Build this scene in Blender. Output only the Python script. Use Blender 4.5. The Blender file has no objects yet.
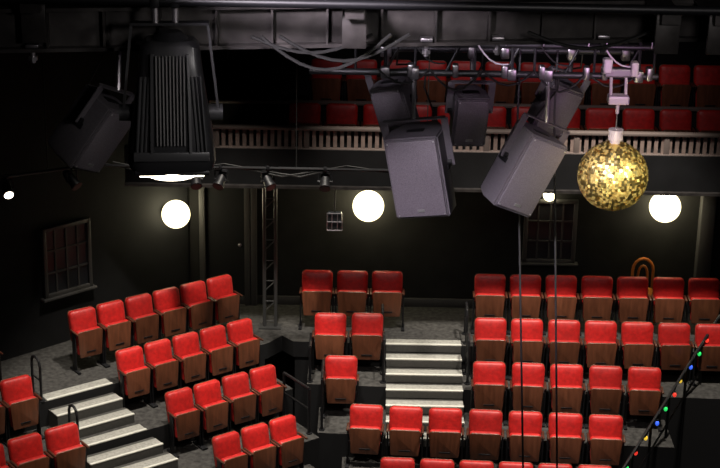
import bpy, bmesh, math, random
from mathutils import Matrix, Vector
random.seed(7)
rad=math.radians
scene=bpy.context.scene
try: scene.view_settings.view_transform='Standard'
except Exception: pass

# ------------------------------------------------------------ materials
def mat(name,col,rough=.6,metal=0.,noise=0,nscale=20,bump=0,emit=None,estr=0,sheen=0,wood=False,spec=.5,rnd=0):
    m=bpy.data.materials.new(name); m.use_nodes=True
    nt=m.node_tree; b=nt.nodes['Principled BSDF']
    b.inputs['Base Color'].default_value=(*col,1); b.inputs['Roughness'].default_value=rough
    b.inputs['Metallic'].default_value=metal
    b.inputs['Specular IOR Level'].default_value=spec
    if sheen: b.inputs['Sheen Weight'].default_value=sheen; b.inputs['Sheen Tint'].default_value=(1,.3,.25,1)
    if emit: b.inputs['Emission Color'].default_value=(*emit,1); b.inputs['Emission Strength'].default_value=estr
    if noise or bump or wood:
        tc=nt.nodes.new('ShaderNodeTexCoord'); src=tc.outputs['Object']
        if rnd:
            oi=nt.nodes.new('ShaderNodeObjectInfo'); va=nt.nodes.new('ShaderNodeVectorMath'); va.operation='ADD'
            ml=nt.nodes.new('ShaderNodeMath'); ml.operation='MULTIPLY'; ml.inputs[1].default_value=37
            nt.links.new(oi.outputs['Random'],ml.inputs[0]); nt.links.new(src,va.inputs[0]); nt.links.new(ml.outputs[0],va.inputs[1]); src=va.outputs[0]
        if wood:
            mp=nt.nodes.new('ShaderNodeMapping'); mp.inputs['Scale'].default_value=(9,9,1.4); nt.links.new(src,mp.inputs['Vector']); src=mp.outputs[0]
        t=nt.nodes.new('ShaderNodeTexNoise'); t.inputs['Scale'].default_value=nscale; t.inputs['Detail'].default_value=4
        nt.links.new(src,t.inputs['Vector'])
        if noise:
            r=nt.nodes.new('ShaderNodeValToRGB')
            r.color_ramp.elements[0].color=(*[c*(1-noise) for c in col],1); r.color_ramp.elements[1].color=(*[min(1,c*(1+noise)) for c in col],1)
            r.color_ramp.elements[0].position=.3; r.color_ramp.elements[1].position=.7
            nt.links.new(t.outputs['Fac'],r.inputs['Fac']); out=r.outputs['Color']
            if rnd:
                hs=nt.nodes.new('ShaderNodeHueSaturation'); mr=nt.nodes.new('ShaderNodeMapRange')
                mr.inputs['To Min'].default_value=1-rnd; mr.inputs['To Max'].default_value=1+rnd
                nt.links.new(oi.outputs['Random'],mr.inputs['Value']); nt.links.new(mr.outputs[0],hs.inputs['Value']); nt.links.new(out,hs.inputs['Color']); out=hs.outputs['Color']
            nt.links.new(out,b.inputs['Base Color'])
        if bump:
            bp=nt.nodes.new('ShaderNodeBump'); bp.inputs['Strength'].default_value=bump; bp.inputs['Distance'].default_value=.01
            nt.links.new(t.outputs['Fac'],bp.inputs['Height']); nt.links.new(bp.outputs['Normal'],b.inputs['Normal'])
    return m
M={}
M['red']=mat('red_velvet',(.44,.010,.009),.5,noise=.22,nscale=18,bump=.25,sheen=.12,rnd=.16)
M['ply']=mat('brown_plywood',(.115,.040,.020),.33,noise=.28,nscale=2.2,wood=True,rnd=.3)
M['arm']=mat('dark_wood',(.06,.020,.011),.35,noise=.2,nscale=2,wood=True)
M['black']=mat('black_steel',(.010,.010,.012),.45,metal=.3)
M['steel']=mat('painted_girder',(.038,.034,.033),.45,metal=.3,noise=.5,nscale=8,bump=.2)
M['pipe']=mat('pipe_metal',(.06,.06,.065),.4,metal=.7)
M['alu']=mat('aluminium',(.40,.38,.41),.35,metal=.9)
M['truss']=mat('truss_metal',(.07,.07,.07),.4,metal=.5)
M['wall']=mat('black_wall_paint',(.0060,.0060,.0068),.85,noise=.3,nscale=3,bump=.1,spec=.25)
M['wall2']=mat('grey_wall_paint',(.0105,.0100,.0095),.85,noise=.3,nscale=3,bump=.1,spec=.25)
M['frame']=mat('window_frame',(.045,.043,.043),.55)
M['pane']=mat('window_pane',(.02,.022,.026),.3)
M['carpet']=mat('grey_carpet',(.046,.044,.042),.95,noise=.45,nscale=14,bump=.3,spec=.2)
M['dark']=mat('dark_riser',(.009,.009,.010),.8,spec=.25)
M['stagefloor']=mat('black_stage_floor',(.008,.008,.009),.6,spec=.25)
M['step']=mat('step_tread',(.30,.295,.27),.7,noise=.25,nscale=30)
M['riser']=mat('step_riser',(.05,.048,.044),.7,noise=.15,nscale=30)
M['nose']=mat('step_nosing',(.58,.57,.52),.6)
M['slat']=mat('balcony_slats',(.22,.16,.14),.6,noise=.2,nscale=14)
M['ledge']=mat('balcony_ledge',(.14,.11,.10),.5)
M['spk']=mat('speaker_cabinet',(.11,.10,.115),.5,noise=.1,nscale=60,bump=.15)
M['grille']=mat('speaker_grille',(.175,.155,.18),.5,metal=.2,noise=.25,nscale=160,bump=.3)
M['lampbody']=mat('lantern_housing',(.018,.018,.020),.36,metal=.4)
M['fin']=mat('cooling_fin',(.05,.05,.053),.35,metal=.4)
M['finlit']=mat('cooling_fin_lit',(.13,.128,.13),.35,metal=.4)  # lighter copy of the fin colour; light on the front fins is painted in
M['lens']=mat('lit_lens',(1,.95,.85),.3,emit=(1,.88,.70),estr=8)
M['globe']=mat('globe_glass_glow',(1,1,.9),.3,emit=(1,.93,.70),estr=9)
nt=M['globe'].node_tree; lw=nt.nodes.new('ShaderNodeLayerWeight'); lw.inputs['Blend'].default_value=.5
cr=nt.nodes.new('ShaderNodeValToRGB'); cr.color_ramp.elements[0].color=(1,.90,.58,1); cr.color_ramp.elements[1].color=(.020,.015,.005,1)  # emission fades to a warm rim, imitating the lamp's soft glow
cr.color_ramp.elements[0].position=.08; cr.color_ramp.elements[1].position=.86
nt.links.new(lw.outputs['Facing'],cr.inputs['Fac']); nt.links.new(cr.outputs['Color'],nt.nodes['Principled BSDF'].inputs['Emission Color'])
nt.nodes['Principled BSDF'].inputs['Emission Strength'].default_value=20
M['white']=mat('white_casting',(.75,.66,.75),.4,metal=.2)
M['cable']=mat('cable_rubber',(.01,.01,.01),.5)
M['rope']=mat('hanging_wire',(.05,.05,.055),.5)
M['gold']=mat('mirror_tile_gold',(1,.86,.42),.3,metal=1.)
M['gold2']=mat('mirror_tile_amber',(.90,.70,.26),.55,metal=.7)
M['orange']=mat('bentwood',(.42,.13,.02),.4)
M['badge']=mat('badge_silver',(.6,.6,.6),.3,metal=.8)
for n,c in dict(green=(.03,.8,.15),yellow=(1,.65,.05),red=(1,.05,.03),blue=(.05,.15,1)).items():
    M['f_'+n]=mat('fairy_'+n,c,.3,emit=c,estr=.8)

# ------------------------------------------------------------ mesh builder
class B:
    def __init__(s): s.bm=bmesh.new(); s.mats=[]
    def mi(s,k):
        if k not in s.mats: s.mats.append(k)
        return s.mats.index(k)
    def merge(s,t,k,mx=None):
        if mx is not None: bmesh.ops.transform(t,matrix=mx,verts=t.verts)
        i=s.mi(k); vs=[s.bm.verts.new(v.co) for v in t.verts]; t.verts.index_update()
        for f in t.faces:
            try: nf=s.bm.faces.new([vs[v.index] for v in f.verts]); nf.material_index=i
            except ValueError: pass
        t.free()
    def box(s,c,size,k,bev=0,mx=None,seg=2):
        t=bmesh.new(); bmesh.ops.create_cube(t,size=1)
        bmesh.ops.transform(t,matrix=Matrix.Translation(c)@Matrix.Diagonal((*size,1)),verts=t.verts)
        if bev: bmesh.ops.bevel(t,geom=t.edges[:],offset=bev,segments=seg,affect='EDGES',profile=.5)
        t.verts.index_update(); s.merge(t,k,mx)
    def bar(s,a,b,w,h,k):
        a=Vector(a);b=Vector(b);d=b-a
        m=Matrix.Translation((a+b)/2)@d.to_track_quat('Y','Z').to_matrix().to_4x4()
        s.box((0,0,0),(w,d.length,h),k,mx=m)
    def cyl(s,a,b,r,k,seg=12,r2=None):
        a=Vector(a);b=Vector(b);d=b-a; t=bmesh.new()
        bmesh.ops.create_cone(t,cap_ends=True,segments=seg,radius1=r,radius2=r if r2 is None else r2,depth=d.length)
        t.verts.index_update()
        s.merge(t,k,Matrix.Translation((a+b)/2)@d.to_track_quat('Z','Y').to_matrix().to_4x4())
    def tube(s,pts,r,k,seg=8):
        for a,b in zip(pts[:-1],pts[1:]): s.cyl(a,b,r,k,seg)
        for p in pts[1:-1]: s.sph(p,r*1.02,k,seg,6)
    def sph(s,c,r,k,u=16,v=10,sc=(1,1,1)):
        t=bmesh.new(); bmesh.ops.create_uvsphere(t,u_segments=u,v_segments=v,radius=r); t.verts.index_update()
        s.merge(t,k,Matrix.Translation(c)@Matrix.Diagonal((*sc,1)))
    def prism(s,poly,z0,z1,k,kside=None):
        i=s.mi(k); j=s.mi(kside or k)
        a=[s.bm.verts.new((x,y,z1)) for x,y in poly]; b=[s.bm.verts.new((x,y,z0)) for x,y in poly]
        f=s.bm.faces.new(a); f.material_index=i
        f=s.bm.faces.new(b[::-1]); f.material_index=j
        n=len(poly)
        for q in range(n):
            f=s.bm.faces.new([a[q],b[q],b[(q+1)%n],a[(q+1)%n]]); f.material_index=j
    def panel(s,wt,wb,z0,z1,y0,y1,r,k,bev=.015,mx=None):
        pts=[]
        cs=[(wt/2-r,z1-r,0,r),(-wt/2+r,z1-r,90,r),(-wb/2+r*.5,z0+r*.5,180,r*.5),(wb/2-r*.5,z0+r*.5,270,r*.5)]
        for cx,cz,a0,rr in cs:
            for q in range(5):
                a=rad(a0+q*22.5); pts.append((cx+rr*math.cos(a),cz+rr*math.sin(a)))
        t=bmesh.new(); f=t.faces.new([t.verts.new((x,y0,z)) for x,z in pts])
        e=bmesh.ops.extrude_face_region(t,geom=[f]); vs=[v for v in e['geom'] if isinstance(v,bmesh.types.BMVert)]
        bmesh.ops.translate(t,verts=vs,vec=(0,y1-y0,0))
        bmesh.ops.recalc_face_normals(t,faces=t.faces)
        if bev:
            ed=[e for e in t.edges if abs(e.verts[0].co.y-e.verts[1].co.y)<1e-6]
            bmesh.ops.bevel(t,geom=ed,offset=bev,segments=3,affect='EDGES',profile=.5)
        t.verts.index_update(); s.merge(t,k,mx)
    def cushion(s,wt,wb,z0,z1,y0,y1,r,k,puff,mx=None,rings=6):
        def outline(f):
            pts=[]; cz0=(z0+z1)/2
            cs=[(wt/2-r,z1-r,0,r),(-wt/2+r,z1-r,90,r),(-wb/2+r*.5,z0+r*.5,180,r*.5),(wb/2-r*.5,z0+r*.5,270,r*.5)]
            for cx,cz,a0,rr in cs:
                for q in range(6):
                    a=rad(a0+q*18); pts.append(((cx+rr*math.cos(a))*f,cz0+(cz+rr*math.sin(a)-cz0)*f))
            return pts
        t=bmesh.new(); lay=[]
        lay.append([t.verts.new((x,y1,z)) for x,z in outline(1)])
        lay.append([t.verts.new((x,y0,z)) for x,z in outline(1)])
        for q in range(1,rings+1):
            u=q/rings; f=1-.92*u**1.6; yy=y0-puff*math.sin(min(1,u*1.15)*math.pi/2)**.8
            lay.append([t.verts.new((x,yy,z)) for x,z in outline(f)])
        n=len(lay[0])
        for a,c in zip(lay[:-1],lay[1:]):
            for j in range(n): t.faces.new([a[j],a[(j+1)%n],c[(j+1)%n],c[j]])
        t.faces.new(lay[0]); t.faces.new(lay[-1][::-1]); bmesh.ops.recalc_face_normals(t,faces=t.faces)
        t.verts.index_update(); s.merge(t,k,mx)
    def mesh(s,name,angle=35):
        bmesh.ops.recalc_face_normals(s.bm,faces=s.bm.faces)
        me=bpy.data.meshes.new(name); s.bm.to_mesh(me); s.bm.free()
        for k in s.mats: me.materials.append(M[k])
        for p in me.polygons: p.use_smooth=angle>0
        if angle>0: me.set_sharp_from_angle(angle=rad(angle))
        return me
    def obj(s,name,loc=(0,0,0),rot=None,angle=35):
        return place(name,s.mesh(name,angle),loc,rot)
def place(name,me,loc=(0,0,0),rot=None,sc=(1,1,1)):
    o=bpy.data.objects.new(name,me); scene.collection.objects.link(o)
    mx=Matrix.Translation(loc)@(rot if rot is not None else Matrix.Identity(4))
    o.matrix_world=mx@Matrix.Diagonal((*sc,1)); return o
RX=lambda a:Matrix.Rotation(rad(a),4,'X'); RY=lambda a:Matrix.Rotation(rad(a),4,'Y'); RZ=lambda a:Matrix.Rotation(rad(a),4,'Z')

# ------------------------------------------------------------ theatre seat (faces -Y, origin on the floor)
b=B()
tl=Matrix.Translation((0,.06,.44))@RX(-12)@Matrix.Translation((0,-.06,-.44))
b.cushion(.47,.46,.44,.87,.060,.115,.065,'red',.045,tl)
b.panel(.475,.465,.42,.875,.117,.135,.055,'ply',.005,tl)
b.panel(.445,.41,.25,.615,-.075,.02,.045,'red',.03)
b.panel(.45,.395,.22,.62,-.10,-.078,.04,'ply',.008)
b.box((0,-.104,.30),(.16,.008,.02),'black',.003)
for sx in (-1,1):
    b.box((sx*.247,.0,.30),(.022,.10,.60),'black',.004)
    b.box((sx*.247,-.01,.015),(.05,.28,.03),'black',.004)
    b.box((sx*.247,-.02,.60),(.034,.24,.028),'arm',.01)
b.cyl((-.245,0,.36),(.245,0,.36),.014,'black',8)
seat=b.mesh('theatre_seat',40)
def seats(p0,p1,n,z,face,sc=1.,off=.12):
    ang=math.degrees(math.atan2(face[0],-face[1]))
    for i in range(n):
        t=i/(n-1) if n>1 else 0
        x=p0[0]+(p1[0]-p0[0])*t+face[0]*off; y=p0[1]+(p1[1]-p0[1])*t+face[1]*off
        place('theatre_seat',seat,(x,y,z),RZ(ang+random.uniform(-1.5,1.5)),(sc,1,1))
h=.37
F=(0,-1)
seats((-.64,24.10),(.43,24.11),3,0,F); seats((1.99,24.06),(5.25,24.05),7,0,F)
seats((-.42,23.30),(.13,23.32),2,-h,F); seats((1.96,23.22),(5.22,23.13),7,-h,F)
seats((-.24,22.58),(-.24,22.58),1,-2*h,F); seats((1.91,22.46),(4.14,22.36),5,-2*h,(-.04,-1))
seats((.13,21.73),(3.50,21.53),7,-3*h,(-.05,-1))
seats((.57,20.84),(3.27,20.72),6,-4*h,(-.04,-1))
d=(.809,.588); nrm=(.588,-.809); O=(-2.995,23.115)
L=lambda s,q:(O[0]+d[0]*s+nrm[0]*q, O[1]+d[1]*s+nrm[1]*q)
SC=.85
def lrow(s0,s1,n,q,z,sc=SC): seats(L(s0,q),L(s1,q),n,z,nrm,sc)
lrow(-1.17,1.13,6,0,0,.87); lrow(-.88,.95,5,.86,-h); lrow(-.60,.78,4,1.75,-2*h); lrow(-.38,.54,3,2.64,-3*h)
lrow(-3.70,-2.76,3,.0,0,.9); lrow(-3.60,-2.62,3,.88,-h,.92); lrow(-3.50,-2.44,3,1.86,-2*h,.97); lrow(-3.3,-2.3,3,2.7,-3*h,.92)

# ------------------------------------------------------------ seating terraces
b=B()
Ll=-6
b.prism([L(Ll,.80),L(1.45,.80),(-1.15,23.62),(-.97,23.40),(7,23.22),(7,24.9),(-2.67,24.9),(-5.2,22.52),(-8.0,19.9)],-.25,0,'carpet','dark')
b.obj('floor_upper',angle=0)
b=B()
for i,(sr) in enumerate([1.32,1.17,1.0,.85]):
    q0=.80+.88*i+(.03 if i>1 else 0); q1=.80+.88*(i+1)+(.03 if i>0 else 0)
    if i==3:q1+=.4
    b.prism([L(Ll,q0+.001),L(Ll,q1),L(sr,q1),L(sr,q0+.001)],-3,-h*(i+1),'carpet','dark')
b.prism([L(Ll,.3),L(Ll,.799),L(1.40,.799),L(1.40,.3)],-3,-.251,'dark')
b.obj('seating_riser',angle=0)
b=B()
E=[lambda x:23.36-.025*x, lambda x:22.70-.05*x, lambda x:21.86-.06*x, lambda x:20.98-.05*x, lambda x:20.0-.05*x]
xl=[0,-.74,-.56,-.20,.2]; xr=[0,5.55,4.5,3.85,3.6]
for i in range(1,5):
    b.prism([(xl[i],E[i](0)),(xr[i],E[i](xr[i])),(xr[i],E[i-1](xr[i])-.001),(xl[i],E[i-1](xl[i])-.001)],-3,-h*i,'carpet','dark')
b.prism([(-.95,23.42),(6.9,23.24),(6.9,23.8),(-.95,23.8)],-3,-.251,'dark')
b.obj('seating_riser',angle=0)
b=B(); b.box((-1.2,11,-3.05),(16,30,.1),'stagefloor'); b.obj('floor')

# stairs
b=B()
for k in range(1,7):
    if k%3==0: continue
    y1=23.33-.272*(k-1); z=-h*k/3
    lvl=-h*(k//3+1)
    b.box((.98,y1-.136,(z+lvl)/2),(1.12,.27,z-lvl-.002),'riser')
for k in range(0,7):
    y1=23.33-.272*k; z=-h*k/3
    b.box((.98,y1+.10,z+.006),(1.12,.20,.012),'step',.002)
    b.box((.98,y1+.02,z+.010),(1.13,.045,.018),'nose',.002)
    b.box((.98,y1-.004,z-.055),(1.12,.008,.10),'riser')
b.obj('aisle_stairs')
b=B(); ang=math.degrees(math.atan2(nrm[0],-nrm[1])); rz=RZ(ang)
fr=Matrix.Translation((O[0],O[1],0))@rz
for k in range(0,10):
    q0=.80+.294*(k-1); z=-h*k/3; lvl=-h*(k//3+1)
    w=[1.0,1.0,1.02,1.05,1.1,1.12,1.15,1.2,1.2,1.2][k]; sc=-2.15+w/2+(.0 if k<4 else .08*(k-3)*.5)
    if k%3 and k>0: b.box((sc,-(q0+.147),(z+lvl)/2),(w,.29,z-lvl-.002),'riser',mx=fr)
    b.box((sc,-(q0+.18),z+.006),(w,.20,.012),'step',.002,mx=fr)
    b.box((sc,-(q0+.275),z+.010),(w+.01,.04,.018),'nose',.002,mx=fr)
b.obj('aisle_stairs')

def hoop(p,q,z0,z1,hh=.9):
    b=B(); p=Vector((*p,0));q=Vector((*q,0))
    a=p.copy();a.z=z0;e=q.copy();e.z=z1
    up=Vector((0,0,hh)); r=.10; dd=(e-a).normalized()
    pts=[a,a+up-Vector((0,0,r)),a+up-Vector((0,0,r*.3))+dd*r*.3,a+up+dd*r]
    pts+= [e+up-dd*r,e+up-Vector((0,0,r*.3))-dd*r*.3,e+up-Vector((0,0,r)),e]
    b.tube(pts,.02,'black'); b.tube([a+up*.5,e+up*.5],.013,'black')
    for x in(a,e): b.cyl(x,x+Vector((0,0,.015)),.05,'black')
    return b.obj('handrail')
hoop(L(-2.22,.50),L(-2.22,.76),0,0,.62); hoop(L(-2.12,1.40),L(-2.12,1.64),-h,-h,.58)
hoop((.36,23.78),(.36,23.44),0,0,.5); hoop((1.62,23.80),(1.62,23.44),0,0,.55)
hoop((1.62,23.15),(1.62,22.80),-h,-h,.7); hoop((.38,23.1),(.38,22.80),-h,-h,.7)
def guard(pts,zf,hh=.9,name='guard_rail'):
    b=B(); top=[Vector((x,y,z+hh)) for (x,y),z in zip(pts,zf)]
    b.tube(top,.022,'black'); b.tube([p-Vector((0,0,hh*.45)) for p in top],.014,'black')
    for (x,y),z in zip(pts,zf): b.cyl((x,y,z),(x,y,z+hh),.02,'black'); b.cyl((x,y,z),(x,y,z+.015),.045,'black')
    return b.obj(name)
guard([(-.70,23.28),(-.70,22.78)],[-h,-h],.55)
guard([(-.50,22.60),(-.50,21.95)],[-2*h,-2*h],.8)
guard([L(1.12,1.75),L(1.12,2.4)],[-2*h,-2*h],.7)

# ------------------------------------------------------------ room shell
def wall(name,p0,p1,z0,z1,th=.15,k='wall'):
    b=B(); a=Vector((*p0,0)); c=Vector((*p1,0)); dd=(c-a).normalized(); nn=Vector((-dd.y,dd.x,0))*th
    b.prism([(a.x,a.y),(c.x,c.y),(c.x+nn.x,c.y+nn.y),(a.x+nn.x,a.y+nn.y)],z0,z1,k); return b.obj(name,angle=0)
wall('wall_left',(-9.5,18.47),(-2.67,24.82),-3,11.5)
wall('wall_back',(-2.67,24.9),(7.2,24.9),-3,2.35,k='wall2')
wall('wall_back_upper',(-2.67,26.4),(7.2,26.4),2.3,11.5)
wall('wall_side',(-2.67,24.82),(-2.67,26.4),-3,11.5)
wall('wall_right',(7.2,26.4),(7.2,-3),-3,11.5)
wall('wall_near',(7.2,-3),(-9.5,-3),-3,11.5)
wall('wall_left_near',(-9.5,-3),(-9.5,18.47),-3,11.5)
b=B(); b.box((-1,11.5,11.6),(17.5,31,.2),'wall'); b.obj('ceiling')
b=B(); b.box((2.2,24.86,.07),(9.6,.05,.14),'frame',.01); b.obj('baseboard_back')

def window(name,p0,p1,z0,z1,nx,nz):
    a=Vector((*p0,0));c=Vector((*p1,0));w=(c-a).length
    b=B(); b.box((w/2,.0,(z0+z1)/2),(w,.02,z1-z0),'pane')
    fw=.06
    for x in (0,w): b.box((x,-.02,(z0+z1)/2),(fw,.07,z1-z0+fw),'frame',.008)
    for z in (z0,z1): b.box((w/2,-.02,z),(w+fw,.07,fw),'frame',.008)
    b.box((w/2,-.04,z0-.04),(w+.16,.12,.035),'frame',.008)
    for i in range(1,nx): b.box((w*i/nx,-.015,(z0+z1)/2),(.028,.03,z1-z0),'frame')
    for i in range(1,nz): b.box((w/2,-.015,z0+(z1-z0)*i/nz),(w,.03,.028),'frame')
    an=math.degrees(math.atan2(c.y-a.y,c.x-a.x))
    return b.obj(name,(a.x,a.y,0),RZ(an))
window('window_1',(-4.58,23.01),(-4.02,23.53),.82,1.84,4,3)
window('window_2',(2.57,24.86),(3.33,24.86),.82,1.80,4,3)
b=B()
for x in (-2.45,-1.75,-1.65): b.box((x,24.83,1.15),(.09,.12,2.3),'frame',.01)
b.box((-2.1,24.87,1.05),(.62,.04,2.1),'dark'); b.box((-2.1,24.83,2.13),(.72,.1,.08),'frame',.01)
b.sph((-1.87,24.82,1.0),.03,'alu',12,8)
b.obj('door_1')
for x,w in ((5.35,.22),):
    b=B(); b.box((x,24.78,1.17),(w,.2,2.34),'frame',.015); b.box((x,24.76,.1),(w+.06,.26,.2),'frame',.01); b.obj('column')

# ------------------------------------------------------------ balcony
b=B()
b.box((2.3,24.85,2.52),(9.2,2.9,.14),'dark')
b.box((1.7,23.36,2.77),(10.2,.14,.54),'wall')
b.box((1.7,23.33,2.49),(10.2,.22,.04),'steel')
b.box((2.3,25.65,2.8),(9.2,1.4,.48),'dark')
b.box((2.3,24.72,2.95),(9.2,.06,.75),'wall'); b.box((2.3,24.71,3.35),(9.2,.10,.05),'ledge',.01)
b.obj('balcony')
b=B()
x=-2.08
while x<6.8:
    b.box((x,23.36,3.18),(.055,.035,.30),'slat'); x+=.10
b.box((2.3,23.36,3.035),(9.2,.09,.04),'ledge',.008); b.box((2.3,23.36,3.345),(9.2,.12,.045),'ledge',.01)
b.box((2.3,23.41,3.18),(9.2,.012,.30),'dark')
for i in range(7):
    b.box((-2.08+i*1.29,23.36,3.19),(.08,.07,.34),'ledge',.006)
b.obj('balcony_railing')
for i in range(12): place('theatre_seat',seat,(-.85+i*.55,24.25-.1,2.59),RZ(0))
for i in range(12): place('theatre_seat',seat,(-.55+i*.53,25.15-.1,3.04),RZ(0))

# ------------------------------------------------------------ globe lamps
def globe(x,y,z,an=0,r=.245):  # oversized globe, its radius takes in the glow around the lamp
    b=B(); b.sph((0,-r-.03,0),r,'globe',36,24)
    b.cyl((0,0,-.0),(0,-.04,0),.09,'black',20)
    b.obj('globe_lamp',(x,y,z),RZ(an))
globe(.12,24.89,1.75); globe(4.66,24.89,1.82); globe(2.90,24.89,1.93,0,.10)
globe(-2.97,24.52,1.66,43,.22)
b=B()
for sx in (-.085,.085): b.cyl((sx,0,0),(sx,0,2.44),.028,'truss',10)
for i in range(14): b.cyl((-.085,0,.1+i*.165),(.085,0,.1+(i+(1 if i%2 else 0))*.165),.010,'truss',8)
b.box((0,0,.01),(.34,.2,.02),'truss')
b.obj('ladder_truss',(-1.35,23.93,0))
b=B()
pts=[(-.16,0,.45)]+[(-.16*math.cos(t),.02,.72+.20*math.sin(t)) for t in [i*math.pi/8 for i in range(9)]]+[(.16,0,.45)]
b.tube(pts,.024,'orange'); b.tube([(p[0]*.45,p[1],.45+(p[2]-.45)*.75) for p in pts],.02,'orange')
b.cyl((0,-.2,.43),(0,-.2,.46),.2,'orange',24)
for sx in(-.15,.15):
    b.cyl((sx,0,.45),(sx,.03,0),.017,'orange'); b.cyl((sx,-.34,.43),(sx*1.1,-.38,0),.017,'orange')
b.obj('bentwood_chair',(4.42,24.72,0))

# ------------------------------------------------------------ lower lighting bar with lanterns
b=B()
zb=3.01
b.tube([(-4.87,21.9,zb),(-3.74,22.5,zb),(1.1,22.5,zb)],.022,'black')
for x,y in ((-4.3,22.2),(-2.6,22.5),(-.9,22.5),(.9,22.5)): b.cyl((x,y,zb),(x,y,11.49),.008,'cable',6)
for sh in (0,.25):
    b.tube([(-3.7+sh,22.5,zb+.05),(-2.9+sh,22.5,zb-.1),(-1.9,22.5,zb+.05),(-1.1+sh,22.5,zb-.12),(-.2,22.5,zb+.05),(.6+sh*.5,22.5,zb-.07),(1.05,22.5,zb)],.012,'cable',6)
b.obj('lighting_bar')
def lantern(loc,yaw=0,tilt=40,s=1.,lit=False,name='stage_lantern'):
    b=B(); k='black'
    b.cyl((0,.12,0),(0,-.10,0),.075,k,20); b.cyl((0,.20,0),(0,.12,0),.045,k,20,.075)
    b.cyl((0,-.10,0),(0,-.14,0),.09,k,20); b.cyl((0,-.138,0),(0,-.143,0),.07,'lens' if lit else 'pane',20)
    bmesh.ops.transform(b.bm,matrix=Matrix.Translation((0,0,-.2))@RX(tilt),verts=b.bm.verts)
    for sx in(-.1,.1): b.bar((sx,0,-.2),(sx,0,-.06),.02,.012,'black'); b.cyl((sx*1.15,0,-.2),(sx*.7,0,-.2),.014,'black')
    b.bar((-.1,0,-.06),(.1,0,-.06),.03,.012,'black'); b.cyl((0,0,-.06),(0,0,.0),.014,'black'); b.box((0,0,0),(.05,.07,.07),'black',.01)
    bmesh.ops.scale(b.bm,vec=(s,s,s),verts=b.bm.verts)
    return b.obj(name,loc,RZ(yaw))
for x,y,yw,lit in ((-4.82,21.93,25,True),(-4.0,22.36,50,False),(-2.3,22.5,10,False),(-1.95,22.5,-20,False),(-1.3,22.5,30,False),(-.5,22.5,0,False),(.75,22.5,10,False)):
    lantern((x,y,zb),yw,25 if lit else 35,.9,lit)
b=B(); b.cyl((0,0,.12),(0,0,.49),.012,'black'); b.box((0,0,0),(.2,.14,.24),'pane',.02)
for sx in(-.11,-.04,.04,.11): b.cyl((sx,-.09,-.13),(sx,-.09,.13),.008,'alu',6)
for z in(-.13,0,.13): b.cyl((-.11,-.09,z),(.11,-.09,z),.008,'alu',6)
b.obj('caged_work_light',(-.37,23.3,1.98))

# ------------------------------------------------------------ overhead girders
def ibeam(b,p,q,hh,w,k='steel'):
    p=Vector(p);q=Vector(q); up=Vector((0,0,1))
    b.bar(p+up*hh/2,q+up*hh/2,.02,hh,k); b.bar(p,q,w,.02,k); b.bar(p+up*hh,q+up*hh,w,.02,k)
b=B()
ibeam(b,(-4.0,8.67,8.02),(5.0,9.95,8.02),.22,.14)
for i in range(30):
    x=-3.8+i*.3; y=8.67+(x+4)*.142; b.box((x,y,8.13),(.012,.12,.21),'steel')
for x in(-1.78,-1.2,.35,.75,1.35,2.0):
    y=8.62+(x+4)*.142
    b.cyl((x,y,8.03),(x,y,7.95),.014,'alu',8); b.cyl((x,y,7.985),(x,y,7.965),.026,'alu',6); b.box((x,y,8.045),(.07,.06,.02),'alu',.004)
for x in (-3.2,3.2): b.cyl((x,8.67+(x+4)*.142,8.2),(x,8.67+(x+4)*.142,11.49),.03,'pipe')
b.obj('steel_girder')
b=B()
ibeam(b,(-4.0,10.4,8.03),(5.0,11.2,8.03),.24,.14)
for x in(-3.2,3.2): b.cyl((x,10.47+(x+3)*.089,8.2),(x,10.47+(x+3)*.089,11.49),.03,'pipe')
b.obj('steel_girder')
b=B()
for x in (-1.76,-.05,1.62,1.9):
    b.bar((x,8.8,8.28),(x,11.0,8.28),.10,.06,'steel')
    b.box((x,8.9,8.18),(.13,.03,.22),'steel',.004)
    b.cyl((x,10,8.28),(x,10,11.49),.02,'pipe')
b.obj('cross_beams')
b=B()
zr=7.37
b.cyl((-.36,11.1,zr),(1.98,11.1,zr),.024,'pipe',12); b.cyl((-.1,11.1,zr+.20),(1.98,11.1,zr+.20),.02,'pipe',12)
for i in range(11): b.cyl((-.05+i*.2,11.1,zr),(-.05+i*.2+(.1 if i%2 else -.0),11.1,zr+.2),.009,'pipe',8)
b.cyl((.1,11.7,zr+.02),(1.9,11.7,zr+.02),.024,'pipe',12)
for x in(.15,1.0,1.85):
    b.cyl((x,11.1,zr),(x,11.1,8.4),.012,'pipe',8); b.cyl((x,11.7,zr),(x,11.7,8.4),.012,'pipe',8)
    b.box((x,11.4,8.40),(.06,.7,.05),'steel')
    b.cyl((x,11.4,8.4),(x,11.4,11.49),.015,'pipe',8)
    for y in(11.1,11.7): b.box((x,y,zr),(.06,.07,.08),'alu',.01)
for k in range(5):
    x0=.1+.35*k; b.tube([(x0+t*.35,11.07,zr+.03-.10*math.sin(math.pi*t)*(1+.4*(k%2))) for t in [i/6 for i in range(7)]],.008,'cable',6)
for k in range(4):
    x0=.3+.42*k; b.tube([(x0+t*.25,11.05,zr+.28-.20*t-.07*math.sin(math.pi*t)) for t in [i/6 for i in range(7)]],.006,'white' if k%2 else 'cable',6)
for x in(.32,.62,.95,1.2,1.5,1.62,1.92): 
    b.box((x,11.1,zr+.02),(.04,.08,.09),'alu',.01); b.cyl((x,11.08,zr+.2),(x+.02,11.08,zr+.42),.006,'alu',6)
b.obj('speaker_rig')
b=B()
for x0,x1,dp in ((-.55,.15,.16),(-.45,.25,.12),(-.6,.05,.08),(.9,1.6,.08)):
    b.tube([(x0+(x1-x0)*t,9.0+(x0+(x1-x0)*t+.0)*.142,8.12-dp*math.sin(math.pi*t)*1.2) for t in [i/10 for i in range(11)]],.010,'cable',6)
b.obj('cable_bundle')

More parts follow.
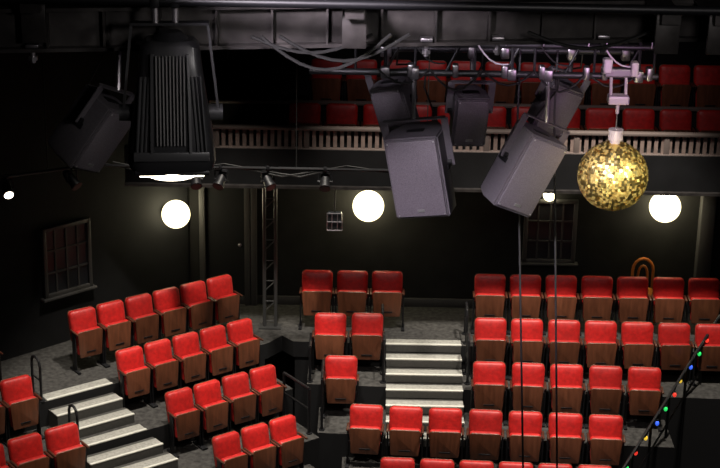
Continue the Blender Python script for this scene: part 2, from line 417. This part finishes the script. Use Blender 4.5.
# ------------------------------------------------------------ loudspeakers
def speaker(loc,yaw,tilt,roll,w=.36,hh=.60,dp=.36,ztop=7.37,ytop=11.1,name='hanging_loudspeaker'):
    b=B(); t=bmesh.new()
    pr=[(-w/2,-dp/2),(w/2,-dp/2),(w/2,dp*.05),(w*.3,dp/2),(-w*.3,dp/2),(-w/2,dp*.05)]
    f=t.faces.new([t.verts.new((x,y,-hh/2)) for x,y in pr]); e=bmesh.ops.extrude_face_region(t,geom=[f])
    bmesh.ops.translate(t,verts=[v for v in e['geom'] if isinstance(v,bmesh.types.BMVert)],vec=(0,0,hh))
    bmesh.ops.recalc_face_normals(t,faces=t.faces); bmesh.ops.bevel(t,geom=t.edges[:],offset=.012,segments=2,affect='EDGES'); t.verts.index_update()
    b.merge(t,'spk')
    b.box((0,-dp/2-.006,0),(w-.035,.016,hh-.035),'grille',.006)
    b.box((0,-dp/2-.016,-hh/2+.06),(.05,.006,.018),'badge')
    for z in(-1,1):
        for sx in(-1,1): b.cyl((sx*(w/2-.03),-dp/2-.012,z*(hh/2-.03)),(sx*(w/2-.03),-dp/2-.017,z*(hh/2-.03)),.006,'badge',8)
    for sx in(-1,1): b.box((sx*w/2,.0,.02),(.012,.10,.04),'black',.004)
    b.box((0,-.02,hh/2),(.12,.05,.012),'black',.004)
    b.cyl((-w/2-.03,-.02,.05),(w/2+.03,-.02,.05),.02,'black',10)
    for sx in(-1,1): b.bar((sx*(w/2+.022),-.02,.03),(sx*(w/2+.022),-.02,hh/2+.08),.05,.008,'spk')
    b.bar((-w/2-.026,-.02,hh/2+.08),(w/2+.026,-.02,hh/2+.08),.05,.008,'spk')
    R=RZ(yaw)@RX(tilt)@RY(roll)
    bmesh.ops.transform(b.bm,matrix=R,verts=b.bm.verts)
    top=R@Vector((0,-.02,hh/2+.08)); end=Vector((top.x,ytop-loc[1],ztop-loc[2]))
    b.cyl(top,end,.016,'alu',8); b.box(end,(.06,.08,.08),'alu',.01)
    b.tube([R@Vector((.05,dp/2,.1)),R@Vector((.08,dp/2+.1,.2)),end+Vector((.07,0,-.1)),end+Vector((.08,0,.03))],.007,'cable',6)
    return b.obj(name,loc)
speaker((.42,11.0,6.72),-16,4,-10,.38,.575,.34)
speaker((1.08,11.0,6.75),24,8,25,.33,.55,.32)
speaker((.75,11.65,6.92),8,10,2,.25,.38,.24,ytop=11.7)
speaker((1.36,11.75,6.99),14,10,22,.26,.36,.26,ytop=11.7)
speaker((.25,11.75,6.97),-20,10,-14,.26,.36,.26,ytop=11.7)
speaker((-1.72,10.3,7.18),50,25,25,.30,.46,.30,ztop=8.05,ytop=10.55)
b=B()
for x in (1.08,1.335):
    b.tube([(x-.01,11.38,8.35),(x,11.38,7.0),(x+.17,11.38,4.3),(x+.6,11.38,-3.0)],.0075,'rope',6)
b.obj('hanging_wires')

# ------------------------------------------------------------ mirror ball
b=B(); R0=.238
b.sph((0,0,0),R0-.006,'gold2',48,32)
nr=38
for i in range(nr):
    th=math.pi*(i+.5)/nr; n=max(4,int(2*math.pi*math.sin(th)/(math.pi/nr)))
    for j in range(n):
        ph=2*math.pi*j/n; hs=R0*math.pi/nr*.44
        mx=RZ(math.degrees(ph))@RY(math.degrees(th))@Matrix.Translation((0,0,R0))@RX(random.gauss(0,7))@RY(random.gauss(0,7))
        vs=[b.bm.verts.new(mx@Vector((sx*hs,sy*hs,0))) for sx,sy in((-1,-1),(1,-1),(1,1),(-1,1))]
        f=b.bm.faces.new(vs); f.material_index=b.mi('gold' if random.random()<.5 else 'gold2')
b.cyl((0,0,R0-.01),(0,0,R0+.03),.035,'white',16); b.cyl((0,0,R0+.03),(0,0,R0+.20),.006,'alu',8)
b.cyl((0,0,R0+.02),(0,0,R0+.09),.05,'white',20); b.box((0,0,R0+.30),(.14,.1,.06),'white',.012); b.cyl((0,0,R0+.2),(0,0,R0+.3),.012,'white',10)
for sx in(-.05,.05): b.cyl((sx,0,R0+.3),(sx,.05,R0+.47),.011,'white',8)
b.box((0,.06,R0+.47),(.2,.08,.06),'alu',.012); b.box((-.08,.04,R0+.52),(.06,.08,.1),'white',.012); b.box((.1,.04,R0+.5),(.05,.08,.1),'white',.012)
me=b.mesh('mirror_ball',0); place('mirror_ball',me,(1.71,11.0,6.70))

# ------------------------------------------------------------ big stage light
b=B()
prof=[(.125,.34),(.155,.31),(.170,.18),(.195,.0),(.228,-.20),(.235,-.31),(.22,-.35)]
n=40
def se(a,r,ex=.42): 
    c=math.cos(a); s=math.sin(a); return Vector((math.copysign(abs(c)**ex,c)*r, math.copysign(abs(s)**ex,s)*r*.72,0))
rings=[[b.bm.verts.new(se(2*math.pi*j/n,r)+Vector((0,0,z))) for j in range(n)] for r,z in prof]
mi=b.mi('lampbody')
for a,c in zip(rings[:-1],rings[1:]):
    for j in range(n): b.bm.faces.new([a[j],a[(j+1)%n],c[(j+1)%n],c[j]]).material_index=mi
b.bm.faces.new(rings[0]).material_index=mi; b.bm.faces.new(rings[-1][::-1]).material_index=mi
def yf(z):
    for (r0,z0),(r1,z1) in zip(prof[:-1],prof[1:]):
        if z1<=z<=z0: t=(z-z0)/(z1-z0); return -(r0+(r1-r0)*t)*.72
    return -.2
for i in range(9):
    x=-.072+i*.018
    zs=[.27,.18,.0,-.20]
    for p,q in zip(zs[:-1],zs[1:]): b.bar((x,yf(p)-.008,p),(x,yf(q)-.008,q),.007,.028,'finlit')
for sx in(-1,1):
    for i in range(3):
        x0=.105+i*.022; b.bar((sx*x0,yf(.15)*.97-.0,.16),(sx*(x0+.03),yf(-.28)*.98,-.28),.008,.03,'fin')
    b.bar((sx*.092,yf(.27)-.008,.28),(sx*.10,yf(-.22)-.008,-.24),.014,.03,'fin')
b.box((0,yf(-.26)-.006,-.26),(.40,.02,.05),'fin',.006)
b.box((0,0,-.36),(.40,.29,.03),'black',.01); b.box((0,0,-.378),(.34,.25,.012),'lens')
b.sph((0,-.03,-.378),.15,'lens',24,12,(1,.8,.30))
for sx in(-1,1):
    b.bar((sx*.255,0,-.08),(sx*.20,0,.42),.07,.014,'fin'); b.cyl((sx*.275,0,-.06),(sx*.18,0,-.06),.045,'fin',16)
b.bar((-.205,0,.42),(.205,0,.42),.07,.014,'black')
b.cyl((0,0,.34),(0,0,.38),.10,'lampbody',20,.06)
for sx in(-.075,.03): b.cyl((sx,0,.42),(sx,0,.55),.018,'alu',10); b.box((sx,0,.55),(.05,.09,.09),'black',.012)
b.obj('stage_floodlight',(-1.02,8.75,7.80),RX(-2)@RZ(6))
b=B(); b.cyl((-3.5,8.75,8.34),(3.5,8.75,8.34),.025,'black',12)
for x in (-2.6,-.2,2.4): b.cyl((x,8.75,8.34),(x,8.75,11.49),.012,'pipe',8)
b.obj('lighting_pipe')
lantern((-.36,9.35,8.485),0,5,1.0,True)

# ------------------------------------------------------------ fairy lights on the right handrail
A=Vector((5.40,23.5,.50)); C=Vector((3.45,20.3,-.66))
b=B(); b.tube([A,C],.022,'black'); b.tube([A-Vector((0,0,.45)),C-Vector((0,0,.45))],.016,'black')
for i in range(7):
    p=A.lerp(C,i/6); b.cyl((p.x,p.y,-3),p,.020,'black',10)
b.obj('stair_handrail')
b=B(); cols=['f_yellow','f_red','f_green','f_blue']; N=12; pts=[]
for i in range(N*2+1):
    p=A.lerp(C,i/(N*2))+Vector((0,-.03,.02+(-.07 if i%2 else 0))); pts.append(p)
b.tube(pts,.006,'cable',6)
for i,p in enumerate(pts[1::2]):
    p=p+Vector((random.uniform(-.03,.03),0,-.03)); b.sph(p,.028,cols[i%4],10,8,(1,1,1.3)); b.cyl(p+Vector((0,0,.02)),p+Vector((0,0,.06)),.012,'cable',8)
b.obj('fairy_lights')

# ------------------------------------------------------------ lighting
def spot(name,loc,tgt,e,ang,blend=.5,col=(1,.93,.82),r=.25):
    l=bpy.data.lights.new(name,'SPOT'); l.energy=e; l.spot_size=rad(ang); l.spot_blend=blend; l.color=col; l.shadow_soft_size=r
    o=bpy.data.objects.new(name,l); scene.collection.objects.link(o); o.location=loc
    o.rotation_euler=(Vector(tgt)-Vector(loc)).to_track_quat('-Z','Y').to_euler(); return o
spot('house_spot_right',(3.8,20.6,8.8),(3.3,22.2,-.3),4400,44,.5,(1,.92,.80))
spot('house_spot_centre',(.3,20.6,8.9),(.9,22.4,-.2),2600,40,.5,(1,.92,.80))
spot('house_spot_left',(-1.4,20.4,8.4),(-2.2,21.9,-.2),3400,40,.5,(1,.92,.80))
spot('house_spot_left_near',(-3.4,18.8,7.5),(-3.3,20.4,-.8),1600,42,.5,(1,.92,.80))
spot('front_fill',(0,13,9),(.6,21.8,-.6),650,40,.8,(1,.9,.85),.5)
spot('balcony_wash',(2,19.5,9.0),(2.4,25,3.1),400,50,.8,(1,.86,.86))
spot('speaker_wash',(-1.2,6.5,9.6),(.75,11,6.8),1650,24,.6,(1,.89,1.0))
spot('rig_pink_light',(1.8,9.6,7.6),(1.5,11.1,7.40),30,50,.7,(1,.6,.95))
spot('ball_fill',(3.6,8.6,8.6),(1.72,11,6.7),1000,14,.4,(1,.93,.58),.5)  # this and the next two: unseen lamps added to brighten the mirror ball
spot('ball_fill_left',(-.2,8.2,8.0),(1.72,11,6.7),600,8,.4,(1,.93,.58),.5)
spot('ball_fill_low',(1.0,7.2,4.8),(1.72,11,6.7),700,8,.4,(1,.92,.52),.5)
spot('girder_wash',(1.5,4,9.6),(0.5,9.3,8.1),200,60,.9,(1,.93,.9))
spot('flood_edge_light',(.9,6.8,8.8),(-1.0,8.8,7.7),120,22,.6,(1,.95,.9))
w=bpy.data.worlds.new('world'); scene.world=w; w.use_nodes=True
w.node_tree.nodes['Background'].inputs[0].default_value=(.5,.5,.6,1); w.node_tree.nodes['Background'].inputs[1].default_value=.01

# ------------------------------------------------------------ camera
R=(Matrix.Rotation(rad(70),3,'X')@Matrix.Rotation(rad(1.0),3,'Z'))
cd=bpy.data.cameras.new('camera'); co=bpy.data.objects.new('camera',cd); scene.collection.objects.link(co)
co.location=(0,0,10.25); co.rotation_euler=R.to_euler(); cd.lens=85; cd.sensor_width=36; cd.clip_end=200
scene.camera=co
